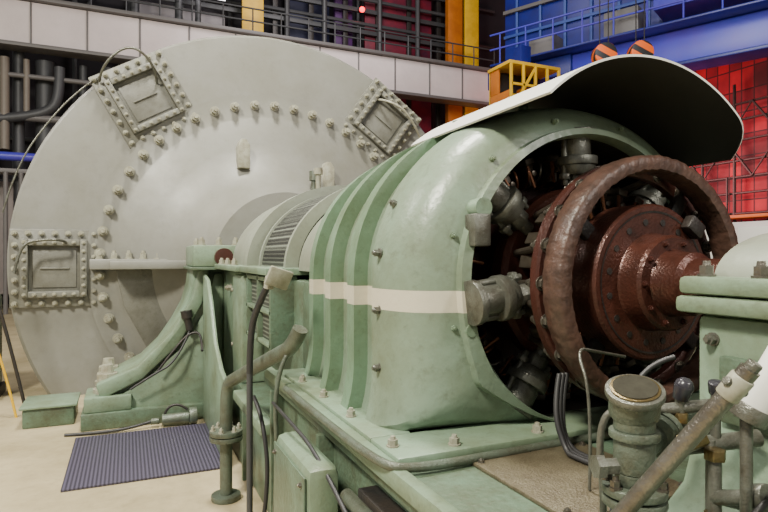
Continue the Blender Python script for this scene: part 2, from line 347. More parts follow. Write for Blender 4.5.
bolts(H,'shell_bolts',[((-0.705,-4.60,z),(-1,0,0)) for z in (1.36,1.17,0.98)]+[((-0.645,-4.60,1.52),(-0.88,0,0.47))],0.013,0.028,STEELG)
bl=[]
for i in range(12):
    a=2*math.pi*(i+.5)/12
    bl.append(((0.565*math.cos(a),-4.80,AZ+0.555*math.sin(a)),(0,-1,0)))
bolts(H,'rim_bolts',[b for b in bl if b[0][2]>0.9],0.009,0.018,GREEN)
cyls(H,'rim_boss',[((-0.47,-4.86,1.50),(-0.47,-4.79,1.50),0.03),((-0.50,-4.84,1.12),(-0.50,-4.78,1.12),0.02)],GREEN)
bx(H,'rim_bracket',(-0.51,-4.87,1.38),(-0.45,-4.81,1.48),STEELG,0.006)
for i,deg in enumerate((187,143,236,40,320,92)):
    a=math.radians(deg); d=V((math.cos(a),0,math.sin(a))); y=-4.86 if i==0 else -4.76
    c0=V((0,y,AZ)); t=d.cross(V((0,1,0)))
    bm=bmesh.new()
    addcyl(bm,c0+d*0.525,c0+d*0.50,0.070); addcyl(bm,c0+d*0.50,c0+d*0.43,0.048); addcyl(bm,c0+d*0.43,c0+d*0.40,0.072); addcyl(bm,c0+d*0.40,c0+d*0.365,0.066,0.054,10)
    addcyl(bm,c0+d*0.365,c0+d*0.32,0.038,None,6); addcyl(bm,c0+d*0.32,c0+d*0.28,0.024)
    for s in (-1,1):
        addcyl(bm,c0+d*0.51+t*s*0.055,c0+d*0.33+t*s*0.055,0.011,None,10)
        addcyl(bm,c0+d*0.37+t*s*0.055,c0+d*0.35+t*s*0.055,0.022,None,6)
    fin(bm,'stub_support_%d'%i,H,STEELG,35,0.003)
    bm=bmesh.new(); c=c0+d*0.24+V((0,0.02,0))
    addbox(bm,Matrix.Translation(c)@Matrix.Rotation(-a,4,'Y'),(0.16,0.03,0.05)); fin(bm,'link_bar_%d'%i,H,STEEL,35,0.004)

# ================================================================= rotor
R=root('slip_ring_rotor',(0,-4.9,AZ))
hm=lambda a,y:0.0012*math.sin(a*64+y*60)+0.0008*math.sin(a*29+1)
revolve(R,'wrapped_ring',[(0.336,-5.05),(0.337,-5.090),(0.342,-5.100),(0.358,-5.103),(0.376,-5.101),(0.385,-5.092),(0.388,-5.06),(0.386,-5.030),(0.376,-5.022),(0.346,-5.022),(0.338,-5.030),(0.336,-5.05)],WRAP,n=260,mod=hm,smooth=50)
revolve(R,'rear_ring',[(0.335,-4.965),(0.335,-4.990),(0.350,-4.996),(0.372,-4.996),(0.380,-4.990),(0.380,-4.965),(0.335,-4.965)],RUSTD,n=120)
revolve(R,'back_flange',[(0.16,-4.68),(0.16,-4.76),(0.31,-4.76),(0.325,-4.74),(0.32,-4.68),(0.16,-4.68)],RUST,n=96)
revolve(R,'back_plate',[(0.12,-4.40),(0.12,-4.50),(0.36,-4.50),(0.37,-4.46),(0.36,-4.40)],RUSTD,n=96)
sl=[];nb=[];nf=[]
for i in range(20):
    a=2*math.pi*i/20; p=V((0.360*math.cos(a),0,AZ+0.360*math.sin(a)))
    sl.append((p+V((0,-5.03,0)),p+V((0,-4.93,0)),0.010)); nb.append((p+V((0,-4.996,0)),(0,-1,0))); nf.append((p+V((0,-4.965,0)),(0,1,0)))
cyls(R,'ring_studs',sl,STEEL,12)
bolts(R,'ring_nuts',nb+nf,0.018,0.022,STEEL)
for i in range(12):
    a=2*math.pi*(i+.4)/12; p=V((0.35*math.cos(a),0,AZ+0.35*math.sin(a))); q=V((0.29*math.cos(a),0,AZ+0.29*math.sin(a)))
    bm=bmesh.new(); addcyl(bm,p+V((0,-4.97,0)),q+V((0,-4.76,0)),0.012,None,10); fin(bm,'ring_strut_%d'%i,R,HOLDER)
revolve(R,'core',[(0.24,-4.12),(0.24,-4.6),(0.20,-4.68),(0.17,-4.76),(0.17,-4.95)],RUSTD,n=64)
bmh=bmesh.new(); bmc=bmesh.new()
for i in range(24):
    a=2*math.pi*i/24+0.06; c,s=math.cos(a),math.sin(a)
    for k,(yy,rr) in enumerate(((-4.86,0.255),(-4.62,0.40))):
        M=Matrix.Translation((rr*c,yy,AZ+rr*s))@Matrix.Rotation(-a,4,'Y')
        addbox(bmh,M,(0.085,0.06,0.032)); addbox(bmh,M@Matrix.Translation((0.045,0.0,0)),(0.022,0.085,0.04))
        addcyl(bmh,M@V((0.0,-0.03,0.0)),M@V((0.0,-0.05,0.0)),0.012,None,6)
        addcyl(bmc,M@V((0.03,-0.040,0.016)),M@V((-0.05,-0.050,0.016)),0.006,None,8)
fin(bmh,'brush_holders',R,HOLDER,35,0.002)
fin(bmc,'brush_copper',R,COPPER)
for i in range(44):
    a=2*math.pi*i/44; c,s=math.cos(a),math.sin(a); a2=a+0.10; c2,s2=math.cos(a2),math.sin(a2)
    tube(R,'pigtail_%02d'%i,[(0.44*c,-4.50,AZ+0.44*s),(0.455*c,-4.60,AZ+0.455*s),(0.42*c2,-4.68,AZ+0.42*s2),(0.355*c2,-4.64,AZ+0.355*s2),(0.34*c,-4.52,AZ+0.34*s)],0.005,COPPER if i%3 else STEEL,3)
revolve(R,'coupling_disc',[(0.10,-4.95),(0.232,-4.95),(0.240,-4.96),(0.240,-5.07),(0.233,-5.078),(0.150,-5.078),(0.145,-5.088),(0.142,-5.14),(0.134,-5.15),(0.100,-5.15),(0.095,-5.16),(0.090,-5.22),(0.074,-5.23),(0.070,-5.42)],RUST,n=96,smooth=25)
revolve(R,'disc_groove',[(0.212,-5.079),(0.218,-5.080)],BLACK,n=96)
hl=[];nl=[]
for i in range(16):
    a=2*math.pi*i/16+.2; p=V((0.185*math.cos(a),-5.076,AZ+0.185*math.sin(a))); hl.append((p,p+V((0,-0.004,0)),0.010))
cyls(R,'bolt_holes',hl,BLACK,16)
for i in range(10):
    a=2*math.pi*i/10; nl.append(((0.120*math.cos(a),-5.15,AZ+0.120*math.sin(a)),(0,-1,0)))
bolts(R,'hub_bolts',nl,0.008,0.012,RUSTD)
for i in range(4):
    a=2*math.pi*i/4+0.9
    box(R,'arm_%d'%i,(0.29*math.cos(a),-5.00,AZ+0.29*math.sin(a)),(0.12,0.03,0.05),BLACK,rot=(0,-a,0))
revolve(R,'shaft_collar',[(0.068,-5.34),(0.090,-5.34),(0.095,-5.36),(0.095,-5.40),(0.068,-5.41)],STEEL,n=48)
box(R,'balance_clamp',(0.15,-5.095,AZ+0.17),(0.07,0.035,0.05),BLACK,rot=(0,0.6,0))

# ================================================================= hood
HD=root('curved_hood',(0,-4.65,1.9))
Rh=0.60; zc=1.96-Rh
bm=bmesh.new(); Nh=40; a_l=math.radians(132); a_r=math.radians(34)
Ro=[]
ys=[-4.22,-4.40,-4.6,-4.8,-4.95,-5.08]
for rad in (Rh,Rh-0.007):
    g=[]
    for k,y in enumerate(ys):
        row=[]
        for i in range(Nh+1):
            t=i/Nh; a=a_l+(a_r-a_l)*t
            yy=y
            if k==len(ys)-1: yy=y+0.10*max(0,(t-0.84)/0.16)**2
            row.append(bm.verts.new((rad*math.cos(a),yy,zc+rad*math.sin(a))))
        g.append(row)
    Ro.append(g)
for k in range(len(ys)-1):
    for i in range(Nh):
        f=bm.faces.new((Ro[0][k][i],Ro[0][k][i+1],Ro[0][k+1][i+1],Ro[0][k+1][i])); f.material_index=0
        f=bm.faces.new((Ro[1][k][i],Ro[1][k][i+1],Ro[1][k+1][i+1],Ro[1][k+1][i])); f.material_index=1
for i in range(Nh):
    for k in (0,len(ys)-1):
        bm.faces.new((Ro[0][k][i],Ro[0][k][i+1],Ro[1][k][i+1],Ro[1][k][i]))
for k in range(len(ys)-1):
    for i in (0,Nh):
        bm.faces.new((Ro[0][k][i],Ro[0][k+1][i],Ro[1][k+1][i],Ro[1][k][i]))
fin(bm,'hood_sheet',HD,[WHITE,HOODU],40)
cyls(HD,'hood_brackets',[((-0.30,-4.44,1.80),(-0.31,-4.44,1.87),0.02),((0.30,-4.44,1.80),(0.31,-4.44,1.87),0.02),((0.0,-4.44,1.87),(0.0,-4.44,1.955),0.02)],GREEN)

# ================================================================= machine base
B=root('machine_base_frame',(0,-4,0))
bx(B,'upper_deck',(-0.82,-7.2,0.70),(0.95,-3.45,0.77),GREENB,0.006)
bx(B,'side_girder',(-0.78,-7.2,0.0),(0.9,-3.45,0.70),GREENB,0.01)
bx(B,'rear_plinth',(-0.80,-3.45,0.0),(0.9,-2.12,0.50),GREENB,0.015)
bx(B,'rear_ledge',(-0.86,-3.45,0.44),(-0.78,-2.62,0.50),GREEN,0.01)
for i in range(6):
    y=-6.6+i*0.75
    bx(B,'stiffener_%d'%i,(-0.84,y,0.0),(-0.77,y+0.03,0.46 if y>-3.5 else 0.70),GREENB,0.004)
bx(B,'deck_hatch',(-0.60,-5.38,0.77),(-0.20,-4.98,0.782),HATCH,0.004)
bolts(B,'hatch_screws',[((x,y,0.782),(0,0,1)) for x in (-0.58,-0.22) for y in (-5.35,-5.01)],0.008,0.01,STEEL)
bx(B,'deck_lip',(-0.84,-7.2,0.74),(-0.80,-3.45,0.79),GREEN,0.006)
tube(B,'deck_conduit',[(-0.87,-4.0,0.80),(-0.87,-4.6,0.80),(-0.86,-4.95,0.80),(-0.80,-5.0,0.79),(-0.5,-4.985,0.785),(0.1,-4.97,0.785)],0.013,PIPEG)
tube(B,'deck_cable',[(-0.9,-3.9,0.72),(-0.93,-4.2,0.75),(-0.90,-4.6,0.70),(-0.88,-5.0,0.5)],0.007,RUBBER)
cyls(B,'oil_line',[((-0.86,-6.9,0.62),(-0.86,-4.7,0.62),0.022),((-0.87,-6.9,0.54),(-0.87,-4.7,0.54),0.014)],PIPEG)
bx(B,'terminal_plate',(-0.845,-5.0,0.45),(-0.78,-4.75,0.66),BLACK,0.006)
J=root('junction_box',(-0.91,-4.4,0.0))
bx(J,'body',(-0.965,-4.64,0.22),(-0.855,-4.20,0.69),GREEN,0.035)
bx(J,'lid',(-0.972,-4.62,0.25),(-0.965,-4.22,0.66),GREENB,0.003)
bolts(J,'lid_screws',[((-0.972,y,z),(-1,0,0)) for y in (-4.59,-4.25) for z in (0.28,0.63)],0.008,0.012,STEEL)
cyls(J,'feet',[((-0.91,-4.52,0),(-0.91,-4.52,0.24),0.02),((-0.91,-4.3,0),(-0.91,-4.3,0.24),0.02)],GREENB)

# ================================================================= pipework left of base
PA=root('oil_pipe',(-1.0,-3.07,0))
tube(PA,'pipe_run',[(-0.97,-3.07,0.0),(-0.97,-3.07,0.36),(-0.97,-3.07,0.56),(-0.96,-3.09,0.65),(-0.945,-3.2,0.69),(-0.90,-3.5,0.80),(-0.85,-3.80,0.91),(-0.82,-3.93,0.96),(-0.80,-3.97,1.04)],0.034,PIPEG,8)
cyls(PA,'flanges',[((-0.97,-3.07,0.33),(-0.97,-3.07,0.355),0.09),((-0.97,-3.07,0.36),(-0.97,-3.07,0.385),0.09),((-0.97,-3.07,0.0),(-0.97,-3.07,0.03),0.08)],PIPEG,28,0.003)
bolts(PA,'flange_bolts',[((-0.97+0.07*math.cos(t),-3.07+0.07*math.sin(t),0.385),(0,0,1)) for t in [i*math.pi/3 for i in range(6)]],0.012,0.03)
PB=root('control_lever_post',(-0.97,-3.76,0))
cyls(PB,'post',[((-0.965,-3.72,0.0),(-0.965,-3.72,0.9),0.014)],PIPED)
tube(PB,'bend',[(-0.965,-3.72,0.82),(-0.965,-3.73,1.0),(-0.945,-3.78,1.12),(-0.91,-3.86,1.23)],0.015,RUBBER)
box(PB,'white_tag',(-0.875,-3.90,1.255),(0.11,0.02,0.085),CREAM,rot=(0.3,0.3,0.2),bevel=0.006)
cyls(PB,'tag_cap',[((-0.91,-3.86,1.21),(-0.905,-3.87,1.26),0.022)],CREAM)
cyls(PB,'foot',[((-0.965,-3.72,0),(-0.965,-3.72,0.03),0.05)],PIPEG)
HZ=root('drain_hose',(-0.9,-3.6,0))
tube(HZ,'hose_a',[(-0.84,-3.3,0.55),(-0.92,-3.5,0.7),(-0.9,-3.7,0.6),(-0.88,-3.75,0.3),(-0.92,-3.7,0.0)],0.010,RUBBER)
tube(HZ,'hose_b',[(-0.82,-3.9,0.95),(-0.90,-3.9,0.85),(-0.88,-3.92,0.4),(-0.90,-3.85,0.0)],0.010,PIPEG)
bx(None,'rubber_floor_mat',(-1.82,-2.60,0.0),(-0.87,-1.56,0.015),MATM,0.004)
SP=root('sump_pump',(-1.15,-1.48,0))
cyls(SP,'body',[((-1.22,-1.48,0.055),(-1.02,-1.50,0.06),0.045),((-1.02,-1.50,0.07),(-0.96,-1.50,0.07),0.065),((-1.24,-1.48,0.05),(-1.3,-1.47,0.05),0.025)],PIPEG,24,0.004)
tube(SP,'carry_loop',[(-1.2,-1.48,0.1),(-1.18,-1.48,0.16),(-1.08,-1.49,0.17),(-1.03,-1.5,0.12)],0.010,BLACK)
tube(SP,'hose',[(-1.3,-1.47,0.05),(-1.45,-1.5,0.02),(-1.7,-1.5,0.015),(-1.9,-1.45,0.012)],0.012,RUBBER)
FB=root('floor_drain_box',(-2.0,-1.0,0))
bx(FB,'body',(-2.22,-1.12,0),(-1.86,-0.72,0.15),GREENB,0.012)
bx(FB,'lid',(-2.24,-1.14,0.15),(-1.84,-0.70,0.17),GREEN,0.006)
HR=root('guard_handrail',(-2.5,-0.7,0))
tube(HR,'rail',[(-2.56,-0.7,1.5),(-2.50,-0.7,1.15),(-2.36,-0.7,0.6),(-2.24,-0.7,0.0)],0.014,BLACK)
tube(HR,'rail_b',[(-2.62,-0.7,1.5),(-2.55,-0.7,0.9),(-2.40,-0.7,0.4),(-2.32,-0.7,0.0)],0.010,YEL)
CB=root('valve_cabinet',(-2.9,0.2,0))
bx(CB,'frame',(-3.3,0.0,0.1),(-2.60,0.4,0.98),GREEN,0.03)
cyl(CB,'oval_port',(-2.76,0.01,0.6),(-2.76,-0.02,0.6),0.10,BLACK)
bx(CB,'plinth',(-3.35,-0.05,0.0),(-2.58,0.45,0.1),BLACK,0.01)

# ================================================================= foreground bearing pedestal (right)
F=root('front_bearing_housing',(0.2,-5.8,0.77))
prism(F,'lower_body',[(-0.44,0.772),(-0.44,0.80),(-0.36,0.86),(-0.31,1.0),(-0.31,1.22),(0.5,1.22),(0.5,1.0),(0.55,0.772)],'y',-6.1,-5.46,GREEN,0.02)
bx(F,'split_flange',(-0.345,-6.12,1.225),(0.52,-5.43,1.262),GREEN,0.01)
bx(F,'split_flange_upper',(-0.34,-6.12,1.266),(0.52,-5.435,1.305),GREEN,0.01)
revolve(F,'cap',[(0.12,-5.46),(0.25,-5.46),(0.275,-5.475),(0.285,-5.52),(0.285,-6.1)],LGREY,n=48,a0=0.0,a1=math.pi,cz=1.295,zs=0.42)
cyls(F,'cap_boss',[((-0.18,-5.60,1.37),(-0.18,-5.60,1.425),0.035),((-0.18,-5.60,1.425),(-0.18,-5.60,1.435),0.02)],STEELG)
bolts(F,'flange_bolts',[((-0.305,y,1.305),(0,0,1)) for y in (-5.48,-5.60,-5.72,-5.86)],0.015,0.035,STEEL)
cyls(F,'seal_ring',[((0,-5.425,AZ),(0,-5.455,AZ),0.13)],STEEL,48,0.004)
bolts(F,'side_bolts',[((-0.31,y,z),(-1,0,0)) for y,z in ((-5.50,1.17),(-5.50,0.97),(-5.66,1.19))],0.012,0.025,STEELG)
box(F,'side_cover',(-0.32,-5.60,1.07),(0.02,0.15,0.14),GREENB)

VV=root('oil_valve',(-0.62,-5.6,0.77))
vx,vy=-0.63,-5.58
cyls(VV,'body',[((vx,vy,0.77),(vx,vy,0.80),0.062),((vx,vy,0.80),(vx,vy,0.90),0.034,0.028),((vx,vy,0.90),(vx,vy,0.915),0.056),((vx,vy,0.92),(vx,vy,0.935),0.056),((vx,vy,0.935),(vx,vy,0.96),0.030,0.036),((vx,vy,0.96),(vx,vy,1.02),0.036),((vx,vy,1.02),(vx,vy,1.035),0.044),((vx,vy,1.035),(vx,vy,1.075),0.036)],PIPEG,28,0.003)
d=V((-0.24,-0.26,0.93)).normalized(); c=V((vx,vy,1.08))
cyls(VV,'gauge_case',[(c-d*0.02,c+d*0.02,0.044)],PIPEG,32,0.004)
cyls(VV,'gauge_rim',[(c+d*0.02,c+d*0.034,0.051)],STEELG,32,0.003)
cyls(VV,'gauge_inner_rim',[(c+d*0.034,c+d*0.037,0.043)],BRASS,32,0.001)
cyls(VV,'gauge_face',[(c+d*0.036,c+d*0.039,0.038)],GLASS,32)
bolts(VV,'valve_bolts',[((vx+0.046*math.cos(t),vy+0.046*math.sin(t),0.935),(0,0,1)) for t in [i*math.pi/3 for i in range(6)]],0.009,0.022,STEEL)
cyls(VV,'side_branch',[((vx,vy,0.99),(vx+0.14,vy+0.04,1.02),0.024),((vx+0.075,vy+0.02,1.006),(vx+0.09,vy+0.025,1.009),0.042),((vx+0.095,vy+0.027,1.01),(vx+0.11,vy+0.031,1.013),0.042),((vx+0.11,vy+0.031,1.013),(vx+0.20,vy+0.05,1.02),0.028)],PIPEG,24,0.002)
cyls(VV,'left_branch',[((vx,vy,0.97),(vx-0.055,vy+0.02,0.97),0.016),((vx-0.055,vy+0.02,0.97),(vx-0.07,vy+0.025,0.97),0.022)],STEELG,6)
cyls(VV,'dark_knob',[((-0.50,-5.57,1.075),(-0.50,-5.58,1.105),0.014,0.018),((-0.50,-5.58,1.105),(-0.50,-5.585,1.115),0.018,0.010),((-0.44,-5.60,1.085),(-0.445,-5.605,1.11),0.012,0.015)],PURP,20,0.003)
cyls(VV,'knob_manifold',[((-0.56,-5.54,1.05),(-0.38,-5.62,1.07),0.012),((-0.50,-5.57,0.98),(-0.50,-5.57,1.08),0.009),((-0.44,-5.6,0.98),(-0.44,-5.6,1.09),0.009),((-0.53,-5.56,0.98),(-0.36,-5.63,1.0),0.016)],STEELG,16)
cyls(VV,'needle_valves',[((-0.47,-5.62,0.90),(-0.47,-5.70,0.93),0.014),((-0.47,-5.70,0.93),(-0.47,-5.72,0.937),0.024),((-0.42,-5.60,0.88),(-0.43,-5.70,0.90),0.012),((-0.43,-5.70,0.90),(-0.43,-5.715,0.903),0.022),((-0.47,-5.62,0.77),(-0.47,-5.62,0.98),0.012),((-0.455,-5.60,0.77),(-0.455,-5.60,1.0),0.009)],STEELG,14,0.002)
cyls(VV,'manifold_fittings',[((-0.54,-5.60,1.0),(-0.50,-5.62,1.02),0.020),((-0.56,-5.54,1.03),(-0.56,-5.54,1.07),0.020),((-0.40,-5.61,1.05),(-0.385,-5.615,1.085),0.018),((-0.50,-5.57,1.03),(-0.50,-5.57,1.05),0.016),((-0.47,-5.62,0.84),(-0.47,-5.62,0.87),0.022),((-0.47,-5.62,0.97),(-0.47,-5.62,0.99),0.02)],BRASS,6,0.002)
tube(VV,'drain_line_a',[(-0.56,-5.54,1.05),(-0.60,-5.50,1.06),(-0.62,-5.48,1.0),(-0.60,-5.48,0.85),(-0.58,-5.45,0.78)],0.007,STEELG)
tube(VV,'drain_line_b',[(-0.38,-5.62,1.07),(-0.36,-5.68,1.06),(-0.40,-5.74,0.98),(-0.46,-5.76,0.85),(-0.5,-5.72,0.77)],0.008,PIPEG)
tube(VV,'drain_line_c',[(-0.47,-5.72,0.937),(-0.50,-5.74,0.95),(-0.54,-5.72,0.90),(-0.55,-5.68,0.77)],0.006,BLACK)
TL=root('lever_tube',(-0.7,-5.7,0.77))
p1=V((-0.640,-5.80,1.185)); p0=V((-0.755,-5.56,0.80)); dd=(p0-p1).normalized()
cyls(TL,'tube',[(p0,p1,0.0145)],STEEL,24)
cyls(TL,'clamp',[(p1+dd*0.055,p1+dd*0.015,0.0175)],CREAM,20,0.003)
cyls(TL,'tip',[(p1+dd*0.01,p1-dd*0.012,0.011),(p1+dd*0.035+V((-0.02,0,0.012)),p1+dd*0.035+V((0.022,0.0,-0.012)),0.007)],STEELG,16,0.002)
WC=root('white_filter_canister',(-0.47,-5.73,0.77))
cyls(WC,'canister',[((-0.495,-5.71,1.09),(-0.460,-5.75,1.20),0.029),((-0.460,-5.75,1.20),(-0.457,-5.754,1.213),0.029,0.016)],WHITE,32,0.003)
cyls(WC,'stem',[((-0.50,-5.70,0.77),(-0.50,-5.70,1.08),0.010),((-0.50,-5.70,0.77),(-0.50,-5.70,0.785),0.03),((-0.502,-5.702,1.07),(-0.494,-5.711,1.095),0.031)],STEELG,24,0.002)
HC=root('cable_bundle',(-0.4,-5.2,0.78))
for i in range(3):
    o=0.014*i
    tube(HC,'cable_%d'%i,[(-0.30+o,-5.0,1.0),(-0.34+o,-5.02,0.9),(-0.33+o,-5.06+o,0.80),(-0.34+o,-5.1-o,0.79),(-0.30+o,-5.35,0.79)],0.008,RUBBER)
tube(HC,'thin_cable_a',[(-0.5,-5.40,0.79),(-0.44,-5.38,1.0),(-0.38,-5.38,1.1),(-0.33,-5.42,1.12)],0.006,RUBBER)
tube(HC,'thin_cable_b',[(-0.40,-5.80,0.78),(-0.46,-5.76,0.95),(-0.37,-5.72,0.96),(-0.36,-5.78,0.80)],0.006,BLACK)
tube(HC,'sense_line',[(-0.45,-5.28,0.785),(-0.46,-5.3,1.02),(-0.44,-5.22,1.12),(-0.35,-5.2,1.10),(-0.25,-5.2,1.08)],0.004,STEELG)

# ================================================================= background structures
W1=root('walkway_girder',(3,9.7,6.2))
bx(W1,'web',(-13.8,9.65,6.40),(9.7,9.95,7.42),PALE,0.02)
for i in range(20):
    x=-13.2+i*1.2
    bx(W1,'seam_%02d'%i,(x,9.62,6.42),(x+0.04,9.66,7.40),LAG,0.005)
bx(W1,'bottom_flange',(-13.8,9.5,6.30),(9.7,10.0,6.39),LAG,0.005)
bx(W1,'top_flange',(-13.8,9.5,7.43),(9.7,10.0,7.52),LAG,0.005)
bm=bmesh.new()
for i in range(16):
    x=-2.5+i*0.8; addcyl(bm,(x+0.2,9.7,7.5),(x+0.2,9.7,8.2),0.02,None,8)
for z in (7.85,8.2): addcyl(bm,(-2.3,9.7,z),(9.7,9.7,z),0.025,None,8)
fin(bm,'handrail',W1,PIPED)
K=root('steel_column',(0,10.7,0))
for i,(x,y,w,m_) in enumerate([(1.85,10.5,0.62,YEL),(9.3,10.5,0.55,YEL),(8.65,10.5,0.55,ORG)]):
    bx(K,'column_%d_web'%i,(x-w*0.35,y,0),(x+w*0.35,y+0.3,13.9),m_,0.01)
    bx(K,'column_%d_flange'%i,(x-w/2,y-0.06,0),(x+w/2,y,13.9),m_,0.01)
DR=root('red_duct_panel',(6,11.4,0))
VIO=mat('violet_panel',(0.06,0.012,0.09),0.6); IND=mat('indigo_panel',(0.012,0.015,0.05),0.6); BAY=mat('lit_bay',(0.26,0.24,0.25),0.6)
bx(DR,'panel_a',(5.7,11.3,0),(8.2,11.4,13.5),REDP,0.02)
bx(DR,'panel_b',(4.7,11.4,0),(5.3,11.6,13.5),VIO,0.02)
bx(DR,'panel_c',(3.2,11.7,0),(4.6,11.9,13.5),IND,0.02)
bx(DR,'light_bay',(-1.2,11.4,7.4),(1.2,11.6,8.6),BAY,0.01)
for i in range(6):
    bx(DR,'strut_%d'%i,(2.6+i*1.15,11.18,0),(2.76+i*1.15,11.28,13.5),BLACK,0.01)
for i,z in enumerate((8.6,9.3,10.2)):
    bx(DR,'transom_%d'%i,(-4,11.1,z),(10,11.2,z+0.14),PIPED,0.01)
bm=bmesh.new()
for z in (8.0,8.9,9.7): addcyl(bm,(2.0,11.05,z),(9.9,11.05,z),0.06,None,8)
for x in (3.0,4.2,6.1,7.5): addcyl(bm,(x,11.0,7.5),(x,11.0,13.8),0.08,None,10)
fin(bm,'cross_pipes',DR,PIPED)
LP=root('wall_piping',(-3.5,10.5,0))
cyls(LP,'risers',[((-3.9,10.2,0),(-3.9,10.2,13.8),0.12),((-3.35,10.3,0),(-3.35,10.3,6.2),0.22),((-2.5,10.25,0),(-2.5,10.25,6.2),0.10),((-1.9,10.2,0),(-1.9,10.2,6.2),0.16),((-5.0,10.1,0),(-5.0,10.1,13.8),0.25),((-0.2,10.2,0),(-0.2,10.2,13.8),0.10),((0.3,10.2,0),(0.3,10.2,13.8),0.08),((-1.3,10.2,6),(-1.3,10.2,13.8),0.12)],PIPED)
cyls(LP,'headers',[((-9,9.9,5.7),(-2.0,9.9,5.7),0.06),((-9,9.9,4.7),(-1.0,9.9,4.7),0.09)],LAG,24)
cyls(LP,'lagged_riser',[((-4.15,9.9,3.9),(-4.15,9.9,6.1),0.10),((-3.7,9.9,4.8),(-3.7,9.9,6.1),0.07)],mat('lagging_grey_tan',(0.17,0.145,0.115),0.5))
tube(LP,'bend',[(-3.0,9.9,6.0),(-3.0,9.9,5.3),(-3.2,9.9,4.9),(-3.8,9.9,4.7),(-4.4,9.9,4.6)],0.12,PIPED)
cyls(LP,'blue_line',[((-9,9.5,3.68),(-1.5,9.5,3.68),0.10)],BLUEL)
bx(LP,'light_panel',(-5.5,10.5,0.4),(-3.6,10.6,3.2),mat('lit_panel',(0.26,0.22,0.21),0.6),0.02)
bx(LP,'platform',(-9,9.5,3.3),(-1.5,10.0,3.4),LAG,0.01)
cyls(LP,'stanchions',[((-4.05,9.4,0),(-4.05,9.4,3.3),0.05),((-3.75,9.45,0),(-3.75,9.45,3.3),0.05)],LAG)
ST=root('wall_steelwork',(0,12,0))
bm=bmesh.new()
for i in range(17):
    x=-13+i*1.45; addcyl(bm,(x,12.3,0),(x,12.3,13.9),0.07,None,6)
for z in (2,3.4,4.6,8,9.4,10.8,12.2): addcyl(bm,(-13.8,12.3,z),(11.5,12.3,z),0.06,None,6)
for i in range(16):
    x=-13+i*1.45
    if i%2: addcyl(bm,(x,12.35,8),(x+1.45,12.35,10.8),0.035,None,6)
fin(bm,'lattice',ST,PIPED)
LT=root('fluorescent_lamp',(0.5,10,9))
cyls(LT,'tubes',[((0.0,10.0,8.45),(1.0,10.0,8.45),0.04),((-0.6,10.0,9.4),(0.6,10.0,9.4),0.05),((3.4,10.0,9.3),(4.0,10.0,9.3),0.035)],emit('lamp_white',(1,0.95,1),5),12)
cyls(LT,'hangers',[((0.5,10.0,8.45),(0.5,10.0,14.0),0.012),((0.0,10.0,9.4),(0.0,10.0,14.0),0.012),((3.7,10.0,9.3),(3.7,10.0,14.0),0.012)],BLACK,8)
RL=root('red_beacon',(5.4,10.8,9.2))
bmx=bmesh.new(); bmesh.ops.create_uvsphere(bmx,u_segments=16,v_segments=8,radius=0.09,matrix=Matrix.Translation((5.4,10.8,9.25)))
fin(bmx,'lens',RL,emit('lamp_red',(1,0.01,0.02),6)); cyls(RL,'bracket',[((5.4,10.8,9.25),(5.4,11.1,9.35),0.04)],BLACK)

# overhead crane girder
GR=root('overhead_crane_girder',(9.5,4,5.7))
A=V((10.72,1.35,0)); dv=V((-0.432,0.902,0)); nv=V((0.902,0.432,0)); ang=math.atan2(dv.y,dv.x)
def gseg(name,s0,s1,n0,n1,z0,z1,m_,bev=0.02):
    c=A+dv*((s0+s1)/2)+nv*((n0+n1)/2); c.z=(z0+z1)/2
    return box(GR,name,c,(s1-s0,n1-n0,z1-z0),m_,rot=(0,0,ang),bevel=bev)
gseg('box_girder',-1.6,4.2,0,0.5,5.75,6.50,BLUEL)
gseg('lower_flange',-1.6,4.2,-0.1,0.6,5.66,5.75,BLUE)
gseg('walkway',-1.6,6.3,-0.5,0.05,6.5,6.56,BLUE)
gseg('rear_girder',0.3,6.6,0.9,1.4,6.5,9.6,BLUE)
for i in range(9):
    s=0.4+i*0.72
    gseg('web_stiffener_%d'%i,s,s+0.07,0.84,0.9,6.55,9.5,BLUED,0.004)
gseg('web_rail',0.3,6.6,0.82,0.9,7.7,7.78,BLUED,0.004)
gseg('cable_tray',0.3,6.6,0.78,0.9,8.4,8.5,LAG,0.004)
gseg('equipment_box',2.5,3.3,-0.3,0.3,6.6,7.2,LAG)
gseg('motor_box',4.6,5.3,-0.2,0.4,6.6,7.1,LAG)
gseg('end_carriage',4.2,6.6,-0.1,0.7,6.0,6.5,BLUE)
gseg('trolley_frame',0.2,2.2,-0.2,0.8,7.0,7.3,BLUEL)
bm=bmesh.new()
for i in range(11):
    c=A+dv*(-1.5+i*0.75)+nv*(-0.48); addcyl(bm,(c.x,c.y,6.55),(c.x,c.y,7.35),0.02,None,8)
c0=A+dv*-1.6+nv*-0.48; c1=A+dv*6.3+nv*-0.48
for z in (6.95,7.35): addcyl(bm,(c0.x,c0.y,z),(c1.x,c1.y,z),0.025,None,8)
fin(bm,'railing',GR,BLUEL)
CA=root('crane_operator_cab',(7.3,5.0,5.0))
bx(CA,'floor_pan',(6.65,4.7,4.65),(8.15,5.6,4.77),YEL,0.01)
bx(CA,'lower_panel',(6.7,4.72,4.77),(7.35,4.78,5.15),YEL,0.01)
bx(CA,'lower_panel_b',(7.35,4.72,4.77),(8.1,4.78,5.05),YEL,0.01)
bx(CA,'side_panel',(6.68,4.75,4.77),(6.74,5.55,5.25),ORG,0.01)
bx(CA,'side_panel_upper',(6.68,5.2,5.25),(6.74,5.55,5.85),ORG,0.01)
bx(CA,'cab_interior',(6.8,5.4,4.77),(8.1,5.5,5.85),BLACK,0.01)
bx(CA,'control_desk',(7.2,4.9,4.77),(7.8,5.2,5.4),ORG,0.03)
bx(CA,'roof',(6.65,4.7,5.85),(8.15,5.6,5.93),YEL,0.01)
